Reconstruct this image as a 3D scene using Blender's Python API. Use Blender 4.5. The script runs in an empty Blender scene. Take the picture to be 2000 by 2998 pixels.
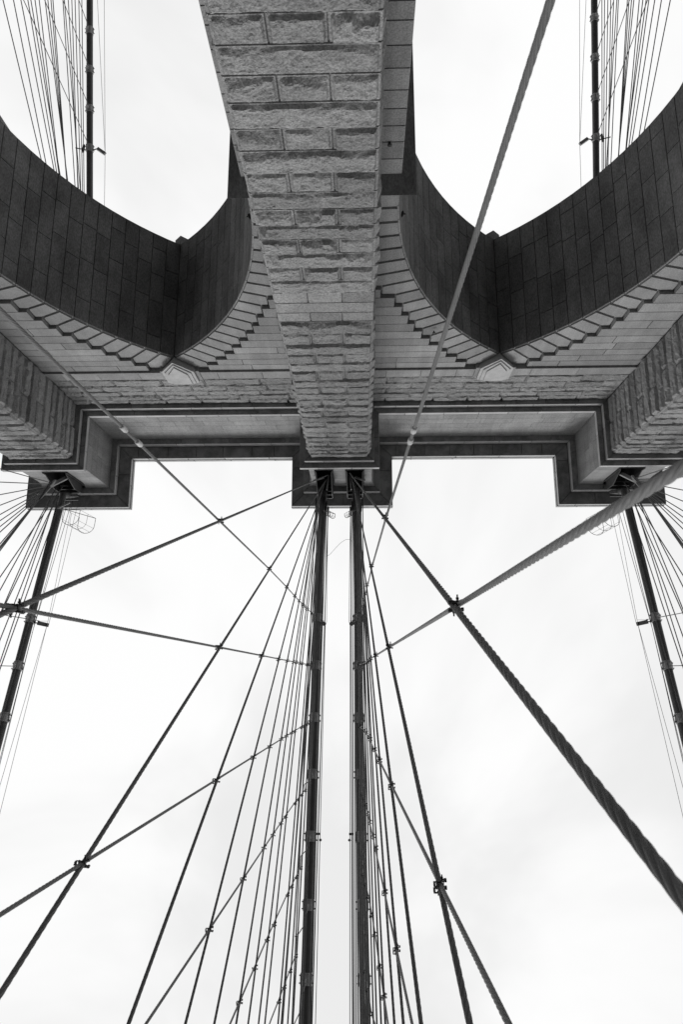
import bpy, math, random
import numpy as np
from mathutils import Matrix, Vector

# ------------------------------------------------------------------ camera, sky, sun, exposure
SC = bpy.context.scene
COL = SC.collection
EYE = 1.65                                     # heights below are metres above the eye; the walkway is z = 0
CX = 1.10                                      # the photographer stands right of the bridge axis

def rot_w2c(a, b, c):
    ca, sa, cb, sb, cc, sc = math.cos(a), math.sin(a), math.cos(b), math.sin(b), math.cos(c), math.sin(c)
    rx = Matrix(((1, 0, 0), (0, ca, -sa), (0, sa, ca)))
    ry = Matrix(((cb, 0, sb), (0, 1, 0), (-sb, 0, cb)))
    rz = Matrix(((cc, -sc, 0), (sc, cc, 0), (0, 0, 1)))
    return rz @ ry @ rx

cam_d = bpy.data.cameras.new('camera')
cam = bpy.data.objects.new('camera', cam_d)
COL.objects.link(cam)
cam.matrix_world = Matrix.Translation((CX, 0, EYE)) @ rot_w2c(2.91359018, -0.0267293520, 0.00625570775).transposed().to_4x4()
cam_d.sensor_fit = 'VERTICAL'
cam_d.sensor_height = 36.0
cam_d.lens = 2049.0 * 36.0 / 2998.0
cam_d.clip_start = 0.05
cam_d.clip_end = 4000
cam_d.dof.use_dof = True; cam_d.dof.focus_distance = 30.0; cam_d.dof.aperture_fstop = 4.0
SC.camera = cam

SUN_EL, SUN_AZ = math.radians(37), math.radians(-10)      # azimuth from +Y (behind the camera) towards -X
world = bpy.data.worlds.new('World')
SC.world = world
world.use_nodes = True
nt = world.node_tree
nt.nodes.clear()
N = nt.nodes.new
def lk(t, a, b): t.links.new(a, b)
out = N('ShaderNodeOutputWorld'); bg = N('ShaderNodeBackground')
sky = N('ShaderNodeTexSky'); sky.sky_type = 'NISHITA'; sky.sun_disc = False
sky.sun_elevation = SUN_EL; sky.sun_rotation = SUN_AZ
bw = N('ShaderNodeRGBToBW')
tc = N('ShaderNodeTexCoord')
no = N('ShaderNodeTexNoise'); no.inputs['Scale'].default_value = 1.9; no.inputs['Detail'].default_value = 5; no.inputs['Roughness'].default_value = 0.5
no.inputs['Distortion'].default_value = 0.6
mr = N('ShaderNodeMapRange'); mr.inputs['From Min'].default_value = 0.36; mr.inputs['From Max'].default_value = 0.60
mr.interpolation_type = 'SMOOTHSTEP'
mr.inputs['To Min'].default_value = 8.35; mr.inputs['To Max'].default_value = 9.9
m1 = N('ShaderNodeMath'); m1.operation = 'MULTIPLY_ADD'; m1.inputs[1].default_value = 0.04
lk(nt, tc.outputs['Generated'], no.inputs['Vector']); lk(nt, no.outputs['Fac'], mr.inputs['Value'])
lk(nt, sky.outputs['Color'], bw.inputs['Color']); lk(nt, bw.outputs['Val'], m1.inputs[0]); lk(nt, mr.outputs['Result'], m1.inputs[2])
lk(nt, m1.outputs[0], bg.inputs['Color']); bg.inputs['Strength'].default_value = 0.1
lk(nt, bg.outputs['Background'], out.inputs['Surface'])

sun_d = bpy.data.lights.new('sun', 'SUN'); sun_d.energy = 1.5; sun_d.angle = math.radians(18); sun_d.color = (1, 1, 1)
sun = bpy.data.objects.new('sun', sun_d); COL.objects.link(sun)
sdir = Vector((math.sin(SUN_AZ) * math.cos(SUN_EL), math.cos(SUN_AZ) * math.cos(SUN_EL), math.sin(SUN_EL)))
sun.rotation_euler = sdir.to_track_quat('Z', 'Y').to_euler()
SC.view_settings.view_transform = 'Standard'; SC.view_settings.look = 'None'
SC.view_settings.exposure = 0.0; SC.view_settings.gamma = 1.0
SC.view_settings.use_curve_mapping = False
SC.cycles.max_bounces = 5

# ------------------------------------------------------------------ materials (a black-and-white world: neutral greys)
def mat(name, base, rough=0.8, var=0.25, scale=3.0, speck=0.0, speck_scale=40.0, bump=0.0, bump_scale=60.0, bump_dist=0.01,
        stain=0.0, stain_scale=0.5, metal=0.0, tone=False, stretch=(1, 1, 1), streak=0.0):
    m = bpy.data.materials.new(name); m.use_nodes = True
    t = m.node_tree; t.nodes.clear(); n = t.nodes.new
    o = n('ShaderNodeOutputMaterial'); p = n('ShaderNodeBsdfPrincipled'); lk(t, p.outputs[0], o.inputs[0])
    p.inputs['Roughness'].default_value = rough; p.inputs['Metallic'].default_value = metal
    p.inputs['Specular IOR Level'].default_value = 0.3
    g = n('ShaderNodeNewGeometry')
    mp = n('ShaderNodeMapping'); mp.inputs['Scale'].default_value = stretch
    lk(t, g.outputs['Position'], mp.inputs['Vector'])
    def noise(s, d=4, r=0.6):
        q = n('ShaderNodeTexNoise'); q.inputs['Scale'].default_value = s; q.inputs['Detail'].default_value = d; q.inputs['Roughness'].default_value = r
        lk(t, mp.outputs[0], q.inputs['Vector']); return q.outputs['Fac']
    def mrange(v, a, b, c, d):
        q = n('ShaderNodeMapRange'); q.inputs[1].default_value = a; q.inputs[2].default_value = b; q.inputs[3].default_value = c; q.inputs[4].default_value = d
        lk(t, v, q.inputs[0]); return q.outputs[0]
    def mul(a, b):
        q = n('ShaderNodeMath'); q.operation = 'MULTIPLY'; lk(t, a, q.inputs[0])
        if isinstance(b, (int, float)): q.inputs[1].default_value = b
        else: lk(t, b, q.inputs[1])
        return q.outputs[0]
    v = mrange(noise(scale), 0.3, 0.7, 1 - var, 1 + var)
    if speck: v = mul(v, mrange(noise(speck_scale, 2), 0.36, 0.62, 1 - speck, 1 + speck * 0.6))
    if stain: v = mul(v, mrange(noise(stain_scale, 6, 0.65), 0.40, 0.58, 1 - stain, 1.05))
    if streak:
        mp2 = n('ShaderNodeMapping'); mp2.inputs['Scale'].default_value = (2.4, 2.4, 0.16); lk(t, g.outputs['Position'], mp2.inputs['Vector'])
        q = n('ShaderNodeTexNoise'); q.inputs['Scale'].default_value = 1.0; q.inputs['Detail'].default_value = 6; q.inputs['Roughness'].default_value = 0.7
        lk(t, mp2.outputs[0], q.inputs['Vector']); v = mul(v, mrange(q.outputs['Fac'], 0.42, 0.60, 1 - streak, 1.04))
    if tone:
        a = n('ShaderNodeAttribute'); a.attribute_name = 'tone'; v = mul(v, a.outputs['Fac'])
    v = mul(v, base)
    cc = n('ShaderNodeCombineColor')
    for i in range(3): lk(t, v, cc.inputs[i])
    lk(t, cc.outputs[0], p.inputs['Base Color'])
    if bump:
        b = n('ShaderNodeBump'); b.inputs['Strength'].default_value = bump; b.inputs['Distance'].default_value = bump_dist
        lk(t, noise(bump_scale, 3, 0.65), b.inputs['Height']); lk(t, b.outputs[0], p.inputs['Normal'])
    return m

M = dict(
    stone=mat('dressed_granite', 0.30, 0.9, 0.09, 1.3, 0.24, 22, 0.7, 14, 0.03, 0.08, 0.5, tone=True, streak=.10),
    rough=mat('quarry_faced_granite', 0.315, 0.95, 0.09, 2.0, 0.26, 20, 1.0, 14, 0.06, 0.05, 0.6, tone=True, streak=.06),
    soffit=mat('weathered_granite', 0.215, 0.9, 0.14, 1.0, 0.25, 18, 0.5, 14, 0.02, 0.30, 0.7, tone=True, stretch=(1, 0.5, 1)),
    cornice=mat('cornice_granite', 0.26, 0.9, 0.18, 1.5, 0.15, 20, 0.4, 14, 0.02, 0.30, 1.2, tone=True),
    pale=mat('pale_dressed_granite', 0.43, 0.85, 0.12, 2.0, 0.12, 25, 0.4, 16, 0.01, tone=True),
    cable=mat('painted_cable_wrap', 0.11, 0.55, 0.15, 3.0, bump=0.6, bump_scale=30, bump_dist=0.004),
    stay=mat('weathered_stay_wire', 0.10, 0.6, 0.2, 3.0),
    susp=mat('galvanised_wire_rope', 0.12, 0.55, 0.2, 3.0),
    band=mat('pale_painted_steel', 0.45, 0.5, 0.25, 4.0, 0.2, 30),
    iron=mat('black_iron', 0.045, 0.6, 0.3, 8.0),
    steel=mat('grey_painted_steel', 0.32, 0.5, 0.15, 5.0),
    thin=mat('thin_wire', 0.12, 0.6, 0.1, 4.0),
    dark=mat('shaded_portal_lining', 0.05, 0.95, 0.3, 3.0),  # near-black colour paints in the shade inside the cable openings
    deck=mat('weathered_boards', 0.12, 0.9, 0.3, 2.0),
    road=mat('asphalt', 0.06, 0.95, 0.2, 1.0),
    water=mat('river_water', 0.06, 0.25, 0.2, 0.05),
)

# ------------------------------------------------------------------ mesh helpers
class MB:
    def __init__(s): s.v = []; s.n = 0; s.f = []; s.t = []
    def add(s, verts, faces, tone=1.0):
        verts = np.asarray(verts, float).reshape(-1, 3)
        b = s.n; s.v.append(verts); s.n += len(verts)
        if isinstance(faces, np.ndarray):
            s.f += (faces + b).tolist(); k = len(faces)
        else:
            s.f += [[i + b for i in f] for f in faces]; k = len(faces)
        s.t += [tone] * k
    def box(s, x0, x1, y0, y1, z0, z1, tone=1.0):
        v = [(x, y, z) for z in (z0, z1) for y in (y0, y1) for x in (x0, x1)]
        s.add(v, [(0, 2, 3, 1), (4, 5, 7, 6), (0, 1, 5, 4), (2, 6, 7, 3), (0, 4, 6, 2), (1, 3, 7, 5)], tone)
    def bar(s, a, b, w, h=None, up=(0, 0, 1)):
        h = h or w
        a = np.array(a, float); b = np.array(b, float); d = b - a; d /= np.linalg.norm(d)
        u = np.cross(d, up)
        if np.linalg.norm(u) < 1e-3: u = np.cross(d, (1, 0, 0))
        u /= np.linalg.norm(u); q = np.cross(u, d)
        vs = []
        for p in (a, b):
            for i, j in ((-1, -1), (1, -1), (1, 1), (-1, 1)): vs.append(p + u * i * w / 2 + q * j * h / 2)
        s.add(vs, [(0, 3, 2, 1), (4, 5, 6, 7), (0, 1, 5, 4), (1, 2, 6, 5), (2, 3, 7, 6), (3, 0, 4, 7)])
    def tube(s, pts, r, k=8, cap=True, lobes=0, phase=None, flat=None, closed=False):
        P = np.array(pts, float); n = len(P)
        T = np.gradient(P, axis=0)
        if closed: T = np.roll(P, -1, 0) - np.roll(P, 1, 0)
        T /= np.linalg.norm(T, axis=1)[:, None]
        ref = np.array((0, 0, 1.0)) if abs(T[0][2]) < 0.9 else np.array((1.0, 0, 0))
        if abs(T[:, 2]).max() > 0.9 and abs(T[:, 2]).min() < 0.9: ref = np.array((0.577, 0.3, 0.76))
        U = np.cross(T, ref); U /= np.linalg.norm(U, axis=1)[:, None]; V = np.cross(T, U)
        th = np.arange(k) * 2 * np.pi / k
        R = np.ones((n, k)) * (np.asarray(r, float).reshape(-1, 1) if np.ndim(r) else r)
        if lobes:
            L = np.concatenate(([0], np.cumsum(np.linalg.norm(np.diff(P, axis=0), axis=1))))
            w_ = (th * lobes / (2 * np.pi)) % 1.0 - 0.5; f_ = w_ * 2 * np.pi / lobes
            prof = (2 / 3 * np.cos(f_) + np.sqrt(np.maximum(1 / 9 - 4 / 9 * np.sin(f_) ** 2, 0)))
            fl = np.asarray(flat)[:, None]
            R = R * ((prof * 0.62 + 0.345)[None, :] * (1 - fl) + 0.88 * fl)
            th = th[None, :] + np.asarray(phase)[:, None]
        else: th = th[None, :]
        vs = P[:, None, :] + U[:, None, :] * (np.cos(th) * R)[..., None] + V[:, None, :] * (np.sin(th) * R)[..., None]
        i = np.arange(n if closed else n - 1)[:, None]; j = np.arange(k)[None, :]
        i2 = (i + 1) % n; j2 = (j + 1) % k
        F = np.stack((i * k + j, i * k + j2, i2 * k + j2, i2 * k + j), -1).reshape(-1, 4)
        s.add(vs, F)
        if cap and not closed:
            b = s.n - n * k
            s.f.append([b + q for q in range(k)][::-1]); s.f.append([b + (n - 1) * k + q for q in range(k)]); s.t += [1.0, 1.0]
    def build(s, name, m, parent=None, origin=None, smooth=False):
        V = np.concatenate(s.v) if s.v else np.zeros((0, 3))
        V = V + np.array((0, 0, EYE))
        o = np.array(ORI.get(parent.name, (0, 0, 0)) if parent else (origin if origin is not None else (0, 0, 0)), float)
        if parent is not None: loc_parent = o
        base = o
        me = bpy.data.meshes.new(name)
        me.from_pydata((V - base).tolist(), [], s.f)
        at = me.attributes.new('tone', 'FLOAT', 'FACE')
        at.data.foreach_set('value', np.array(s.t, dtype=np.float32))
        if smooth: me.polygons.foreach_set('use_smooth', [True] * len(me.polygons))
        me.materials.append(M[m]); me.update()
        ob = bpy.data.objects.new(name, me); COL.objects.link(ob)
        if parent is not None: ob.parent = parent
        else: ob.location = base
        ORI[ob.name] = tuple(base)
        return ob

ORI = {}
def tag(o, label=None, cat=None, group=None, kind=None):
    if label: o['label'] = label
    if cat: o['category'] = cat
    if group: o['group'] = group
    if kind: o['kind'] = kind
    return o
def thing(name, loc, label, cat, group=None):
    o = bpy.data.objects.new(name, None); COL.objects.link(o)
    o.empty_display_size = 0.3
    loc = (loc[0], loc[1], loc[2] + EYE)
    o.location = loc; ORI[o.name] = loc
    return tag(o, label, cat, group)

rnd = random.Random(7)
_lat = np.random.RandomState(5).rand(256, 256)
def vnoise(x, y, seed=0):
    x = x + seed * 17.37; y = y + seed * 9.71
    xi = np.floor(x).astype(int); yi = np.floor(y).astype(int); fx = x - xi; fy = y - yi
    fx = fx * fx * (3 - 2 * fx); fy = fy * fy * (3 - 2 * fy)
    g = lambda a, b: _lat[a & 255, b & 255]
    return (g(xi, yi) * (1 - fx) + g(xi + 1, yi) * fx) * (1 - fy) + (g(xi, yi + 1) * (1 - fx) + g(xi + 1, yi + 1) * fx) * fy
def fbm(x, y, seed=0, o=4):
    s = 0; a = 0.5; t = 0
    for k in range(o):
        s = s + a * vnoise(x * 2 ** k, y * 2 ** k, seed + k * 3); t += a; a *= 0.55
    return s / t

def plate(mb, pts, nrm, g=0.012, dg=0.025, tone=None, rise=0.0, margin=0.0):
    """a dressed stone: a convex polygon with a sunk joint round it, optionally with a panel standing proud inside a margin"""
    P = np.array(pts, float); nrm = np.array(nrm, float); nrm /= np.linalg.norm(nrm); k = len(P)
    if tone is None: tone = rnd.uniform(0.82, 1.16)
    c = np.cross(P[1] - P[0], P[2] - P[1])
    if c @ nrm < 0: P = P[::-1].copy()
    def inset(Q, d):
        out_ = []
        for i in range(k):
            a, b, c2 = Q[i - 1], Q[i], Q[(i + 1) % k]
            e1 = (b - a) / max(np.linalg.norm(b - a), 1e-9); e2 = (c2 - b) / max(np.linalg.norm(c2 - b), 1e-9)
            n1 = np.cross(nrm, e1); n2 = np.cross(nrm, e2)
            s_ = n1 + n2; q = s_ @ s_ / 2
            out_.append(b + s_ * d / max(q, 0.35))
        return np.array(out_)
    rings = [P - nrm * dg, inset(P, g * 0.8) - nrm * dg, inset(P, g), ]
    if rise:
        rings += [inset(P, margin), inset(P, margin + 0.012) + nrm * rise]
    V = np.concatenate(rings); F = []
    for r in range(len(rings) - 1):
        for i in range(k): F.append((r * k + i, r * k + (i + 1) % k, (r + 1) * k + (i + 1) % k, (r + 1) * k + i))
    F.append(tuple((len(rings) - 1) * k + i for i in range(k)))
    mb.add(V, F, tone)

def rough_block(mb, O, U, V, Nn, w, h, step=0.05, B=0.09, seed=0, mg=0.045, smooth=False, tone=None):
    """a quarry-faced block: flat drafted margin, broken face inside it"""
    O, U, V, Nn = [np.array(a, float) for a in (O, U, V, Nn)]
    if tone is None: tone = rnd.uniform(0.82, 1.12)
    def axis(L):
        e = [0, 0.016, 0.020, mg]; k = max(2, int(round((L - 2 * mg) / step)))
        return np.array(e + list(np.linspace(mg, L - mg, k + 1)[1:-1]) + [L - mg, L - 0.020, L - 0.016, L])
    a, b = axis(w), axis(h)
    A, Bm = np.meshgrid(a, b, indexing='ij')
    dL = np.minimum(A, w - A); dB = Bm; dT = h - Bm
    wx = O @ U + A; wy = O @ V + Bm
    if smooth: hh = (fbm(wx * 3, wy * 3, seed) - 0.5) * 0.012
    else:
        n1 = fbm(wx * 1.1, wy * 1.5, seed, 3); n2 = fbm(wx * 2.9, wy * 4.6, seed + 5, 4); n3 = fbm(wx * 8, wy * 10, seed + 9, 3)
        B = B * rnd.uniform(0.6, 1.4)
        e = 0.02 + 0.10 * np.clip(n2 - 0.3, 0, 1)
        n4 = fbm(wx * 2.2, wy * 0.7 + 3, seed + 21, 4)
        wide = rnd.random() < 0.30
        eb = (0.04 + 1.3 * np.clip(n4 - 0.42, 0, 0.22)) if wide else (0.025 + 0.30 * np.clip(n4 - 0.40, 0, 1))
        t = np.minimum(np.clip((dL - mg) / e, 0, 1), np.clip((dT - mg) / e, 0, 1))
        tb = np.clip((dB - mg) / np.minimum(eb, h * 0.6), 0, 1)
        pit = np.clip(fbm(wx * 4.5, wy * 6.5, seed + 31, 3) - 0.56, 0, 1)
        hh = np.minimum(t, tb) * (B * (0.8 + 0.5 * n1)) + ((n2 - 0.5) * 0.06 + (n3 - 0.5) * 0.05 - pit * 0.11) * np.minimum(t * 3, 1)
        if wide: hh = hh - 0.08 * (1 - tb) * np.minimum(t * 2, 1)
        hh = hh * np.clip((np.minimum(dL, np.minimum(dB, dT)) - mg + 1e-4) / 0.02, 0, 1)
    edge = np.minimum(dL, np.minimum(dB, dT))
    hh = np.where(edge < 0.018, -0.06, hh)
    Pp = O + A[..., None] * U + Bm[..., None] * V + hh[..., None] * Nn
    na, nb = len(a), len(b)
    i = np.arange(na - 1)[:, None]; j = np.arange(nb - 1)[None, :]
    F = np.stack((i * nb + j, (i + 1) * nb + j, (i + 1) * nb + j + 1, i * nb + j + 1), -1).reshape(-1, 4)
    if np.cross(U, V) @ Nn < 0: F = F[:, ::-1].copy()
    mb.add(Pp, F, tone)

def cuts(x0, x1, lo, hi, ph=0.0):
    c = [x0]; x = x0 + lo * 0.5 + ph * (hi)
    while x < x1 - lo * 0.5:
        if x - c[-1] > 0.25: c.append(x)
        x += rnd.uniform(lo, hi)
    c.append(x1); return c

# ------------------------------------------------------------------ the tower: measurements
YW, YB, YR = 14.46, 11.38, 20.65          # wall face, buttress face, rear wall face (distances in -Y)
YRB = 2 * (YW + YR) / 2 - YB              # rear buttress face
BX = 1.57                                 # half width of the middle buttress
SX0, SX1 = 14.49, 17.87                   # side buttresses
AX, AW, AR, AH = 7.69, 5.29, 15.0, 18.99  # arch centre, half width, radius, springing of the curve
RIM = 0.21                                # the arch ring sits back in the wall
APEX = AH + math.sqrt(AR ** 2 - (AR - AW) ** 2)
FLOOR = -42.0
tower = thing('bridge_tower', (0, -(YW + YR) / 2, FLOOR), 'huge granite bridge tower with two pointed arches, rough buttresses and a heavy stepped cornice', 'tower')

# courses
C_BUT = [9.51 - 0.68 * k for k in range(18, 0, -1)] + [9.51, 10.0, 10.64, 11.32, 11.99, 12.69, 13.34, 14.04, 14.73, 15.37, 16.0, 16.62, 17.25, 17.93, 18.61, 19.32, 19.93, 20.54,
         21.11, 21.91, 22.7, 23.44, 24.21, 24.94, 25.72, 26.40, 27.08, 27.76, 28.44, 29.06, 29.72, 30.39, 31.11, 31.92, 32.60, 33.25, 33.93, 34.48, 35.05, 35.67]
HK = [31.55, 30.95, 30.37, 29.79, 29.15, 28.5, 27.83, 27.15, 26.43, 25.72, 25.02, 24.40]
HLOW = [24.40, 23.73, 23.1, 22.4, 21.7, 21.0, 20.3, 19.6, 18.95]
C_PIER = [12.5 - 0.65 * k for k in range(22, 0, -1)] + [12.5, 12.98, 13.63, 14.27, 14.93, 15.53, 16.12, 16.71, 17.37, 18.0]

def arch_pt(s):                            # s = distance along the curve from the apex, right half, about the arch centre
    th0 = math.acos((AR - AW) / AR); th = th0 - s / AR
    cx_ = AW - AR
    return cx_ + AR * math.cos(th), AH + AR * math.sin(th), (math.cos(th), math.sin(th))
TH0 = math.acos((AR - AW) / AR); SLEN = AR * TH0; NV = 18
DS = SLEN / NV
INP = [arch_pt(k * DS) for k in range(NV + 1)]
XB = 13.72 - AX                            # where the ring's outer ends stop, measured from the arch centre
STEP = []                                  # (x, h) of joint ends, right half, k = 1..
for k in range(1, 12):
    x, h, d = INP[k]
    t = (HK[k] - h) / d[1]
    STEP.append((min(x + d[0] * t, XB), HK[k]))
EX = [STEP[0][0]] + [s[0] for s in STEP]
def ex(k): return STEP[k - 1][0]           # x of joint k's outer end (k>=1); wall course under HK[k-1] begins there

# ---- main wall: dressed courses between the arch rings and the buttresses
wall = MB()
ring_mb = {}
fr = lambda x, h, y=YW: (x, -y, h)
def wall_rect(x0, x1, h0, h1, y=YW, nrm=(0, 1, 0), mb=None, g=0.019, lo=2.0, hi=3.4):
    mb = mb or wall
    xs = cuts(x0, x1, lo, hi, rnd.random() * 0.6)
    for a, b in zip(xs[:-1], xs[1:]):
        plate(mb, [(a, -y, h0), (b, -y, h0), (b, -y, h1), (a, -y, h1)], nrm, g, 0.06)
for ca in (-AX, AX):
    for sg in (-1, 1):
        outer = (sg * ca > 0)
        lim = (SX0 - AX) if outer else (AX - BX)       # distance from the arch centre to the buttress
        for k in range(1, 12):
            x0 = ex(k)
            h1, h0 = HK[k - 1], HK[k]
            if x0 < lim - 0.05:
                a, b = ca + sg * x0, ca + sg * lim
                wall_rect(min(a, b), max(a, b), h0, h1)
                # stepped end: side face and underside of the course
                e0 = (a, -YW, h0); e1 = (a, -YW, h1)
                wall.add([e0, e1, (a, -YW - RIM - 0.05, h1), (a, -YW - RIM - 0.05, h0)], [(0, 1, 2, 3)])
                x2 = ex(k + 1) if k < 11 else XB
                c = ca + sg * min(x2, lim)
                wall.add([(a, -YW, h0 + .004), (c, -YW, h0 + .004), (c, -YW - RIM - .05, h0 + .004), (a, -YW - RIM - .05, h0 + .004)], [(0, 1, 2, 3)])
        # underside above the first ring stones
        a, c = ca + sg * 0.7, ca + sg * ex(1)
        wall.add([(a, -YW, 31.55), (c, -YW, 31.55), (c, -YW - RIM - .05, 31.55), (a, -YW - RIM - .05, 31.55)], [(0, 1, 2, 3)])
        # lower strip beside the ring (outer piers only)
        if outer:
            a, b = ca + sg * XB, ca + sg * lim
            for h0, h1 in zip(HLOW[1:], HLOW[:-1]): wall_rect(min(a, b), max(a, b), h0, h1, lo=3, hi=4)
        # pier below the impost
        a, b = ca + sg * AW, ca + sg * lim
        for h0, h1 in zip(C_PIER[:-1], C_PIER[1:]): wall_rect(min(a, b), max(a, b), h0, h1, lo=3, hi=4)
        wall_rect(min(a, b), max(a, b), 18.0, 18.95, lo=3, hi=4)
        wall_rect(min(a, b), max(a, b), FLOOR, C_PIER[0], lo=9, hi=9)
        # jambs inside the arch
        xj = ca + sg * AW; yj = cuts(-YR, -YW, 1.5, 2.2)
        for h0, h1 in list(zip(C_PIER[:-1], C_PIER[1:])) + [(18.0, 18.95), (FLOOR, C_PIER[0])]:
            yj = cuts(-YR, -YW, 1.5, 2.2, rnd.random() * .5)
            for a_, b_ in zip(yj[:-1], yj[1:]):
                plate(wall, [(xj, a_, h0), (xj, b_, h0), (xj, b_, h1), (xj, a_, h1)], (-sg, 0, 0), 0.012, 0.025)
# rear wall
rear = wall
for ca in (-AX, AX):
    for sg in (-1, 1):
        xb = AX if sg * ca < 0 else SX0 - AX
        for k in range(NV):
            (xa, ha, _), (xc, hc, _) = INP[k], INP[k + 1]
            rear.add([(ca + sg * xa, -YR, ha), (ca + sg * xb, -YR, ha), (ca + sg * xb, -YR, hc), (ca + sg * xc, -YR, hc)], [(0, 1, 2, 3)])
        rear.add([(ca + sg * AW, -YR, FLOOR), (ca + sg * xb, -YR, FLOOR), (ca + sg * xb, -YR, AH), (ca + sg * AW, -YR, AH)], [(0, 1, 2, 3)])
rear.add([(-SX0, -YR, APEX), (SX0, -YR, APEX), (SX0, -YR, 35.67), (-SX0, -YR, 35.67)], [(0, 1, 2, 3)])
rear.box(-SX1, SX1, -YR + .05, -YW - RIM - 0.3, 31.2, 41.4)
wall.build('wall', 'stone', tower)

# ---- arch rings, soffits, keystones
for ca in (-AX, AX):
    rg = MB(); sf = MB()
    for sg in (-1, 1):
        yp = -YW - RIM
        X = lambda x: ca + sg * x
        for k in range(NV):
            (x0, h0, d0), (x1, h1, d1) = INP[k], INP[k + 1]
            if k == 0:
                poly = [(x0 + 0.02, h0), (x1, h1), (ex(1), HK[1]), (ex(1), HK[0]), (0.80, HK[0])]
            elif k < 11:
                e1 = (ex(k + 1), HK[k + 1]) if k < 11 else None
                if ex(k + 1) < XB - 0.01:
                    poly = [(x0, h0), (x1, h1), (ex(k + 1), HK[k + 1]), (ex(k + 1), HK[k]), (ex(k), HK[k])]
                else:
                    t = (XB - x1) / d1[0]
                    poly = [(x0, h0), (x1, h1), (XB, h1 + d1[1] * t), (XB, HK[k]), (min(ex(k), XB - 0.02), HK[k])]
            else:
                t0 = (XB - x0) / d0[0]; t1 = (XB - x1) / d1[0]
                poly = [(x0, h0), (x1, h1), (XB, h1 + d1[1] * t1), (XB, h0 + d0[1] * t0)]
            plate(rg, [(X(a), yp, b) for a, b in poly], (0, 1, 0), 0.015, 0.05, rise=0.075, margin=0.055, tone=rnd.uniform(.84, 1.1))
            # soffit stones of this course
            ys = cuts(-YR, -YW - RIM - 0.0, 1.25, 1.9, rnd.random() * .7)
            nn = (-sg * (d0[0] + d1[0]) / 2, 0, -(d0[1] + d1[1]) / 2)
            for a, b in zip(ys[:-1], ys[1:]):
                plate(sf, [(X(x0), a, h0), (X(x1), a, h1), (X(x1), b, h1), (X(x0), b, h0)], nn, 0.02, 0.05, tone=rnd.uniform(0.84, 1.12))
    rg.build('voussoir_ring', 'stone', tower)
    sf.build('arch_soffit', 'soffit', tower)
    ks = MB()
    def pent(s, tip, sh, top, y):
        return [(ca, y, tip), (ca + s, y, sh), (ca + s, y, top), (ca - s, y, top), (ca - s, y, sh)]
    yf = -YW + 0.24
    A0 = pent(0.80, APEX + 0.0, 31.52, 32.45, -YW - RIM + 0.02); A1 = pent(0.78, APEX - 0.28, 31.17, 32.45, yf)
    ks.add(A0 + A1, [(i, (i + 1) % 5, 5 + (i + 1) % 5, 5 + i) for i in range(5)])
    lay = [(0.78, APEX - 0.28, 31.17, 32.45, yf), (0.62, APEX - 0.11, 31.21, 32.38, yf), (0.62, APEX - 0.11, 31.21, 32.38, yf - 0.07),
           (0.45, APEX + 0.10, 31.27, 32.30, yf - 0.07), (0.45, APEX + 0.10, 31.27, 32.30, yf - 0.0)]
    # a frame, a sunk band, and a raised panel
    lay = [(0.78, APEX - 0.28, 31.17, 32.45, yf), (0.64, APEX - 0.13, 31.22, 32.40, yf), (0.64, APEX - 0.13, 31.22, 32.40, yf + 0.06),
           (0.47, APEX + 0.05, 31.29, 32.36, yf + 0.06), (0.47, APEX + 0.05, 31.29, 32.36, yf + 0.12)]
    prev = None
    for s_, t_, h_, T_, y_ in lay:
        cur = pent(s_, t_, h_, T_, y_)
        if prev: ks.add(prev + cur, [(i, 5 + i, 5 + (i + 1) % 5, (i + 1) % 5) for i in range(5)])
        prev = cur
    ks.add(prev, [(0, 4, 3, 2, 1)])
    ks.build('keystone', 'pale', tower)
    rk = MB(); ya, yb = -YR + 0.02, -YR - 0.45
    A0 = [(ca, ya, APEX - .02), (ca + .36, ya, APEX + .36), (ca + .36, ya, APEX + 1.6), (ca - .36, ya, APEX + 1.6), (ca - .36, ya, APEX + .36)]
    A1 = [(x, yb, h - (.06 if h < APEX + 1 else 0)) for x, _, h in A0]
    rk.add(A0 + A1, [(i, (i + 1) % 5, 5 + (i + 1) % 5, 5 + i) for i in range(5)] + [(5, 6, 7, 8, 9)])
    rk.build('keystone', 'stone', tower)

# ---- string course, dressed course and quarry-faced band above the arches
st = MB()
gaps = []
for x0, x1 in ((-SX0, -AX - 0.95), (-AX + 0.95, -BX), (BX, AX - 0.95), (AX + 0.95, SX0)):
    st = MB(); st.box(x0, x1, -YW - 0.3, -YW + 0.10, 31.555, 31.64)
    xs = cuts(x0, x1, 1.7, 2.3)
    for a, b in zip(xs[:-1], xs[1:]):
        plate(st, [(a, -YW + 0.06, 31.66), (b, -YW + 0.06, 31.66), (b, -YW + 0.06, 32.43), (a, -YW + 0.06, 32.43)], (0, 1, 0), 0.012, 0.10)
    ca = AX if x0 + x1 > 0 else -AX; s_ = 1 if (x0 + x1) / 2 > ca else -1
    a, b = ca + s_ * 0.78, ca + s_ * 0.95
    st.box(min(a, b), max(a, b), -YW - 0.3, -YW + 0.10, 31.4, 32.43)
    st.build('string_course', 'stone', tower)
rfs = [MB(), MB()]; R6 = [32.43, 33.2, 33.92, 34.49, 35.08, 35.67]
for i, (h0, h1) in enumerate(zip(R6[:-1], R6[1:])):
    for rf, (x0, x1) in zip(rfs, ((-SX0, -BX), (BX, SX0))):
        xs = cuts(x0, x1, 1.8, 2.9, (i % 2) * 0.45)
        for a, b in zip(xs[:-1], xs[1:]):
            rough_block(rf, (a, -YW, h0), (1, 0, 0), (0, 0, 1), (0, 1, 0), b - a, h1 - h0, 0.05, 0.07, seed=i * 7 + int(a * 3), mg=0.03)
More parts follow.
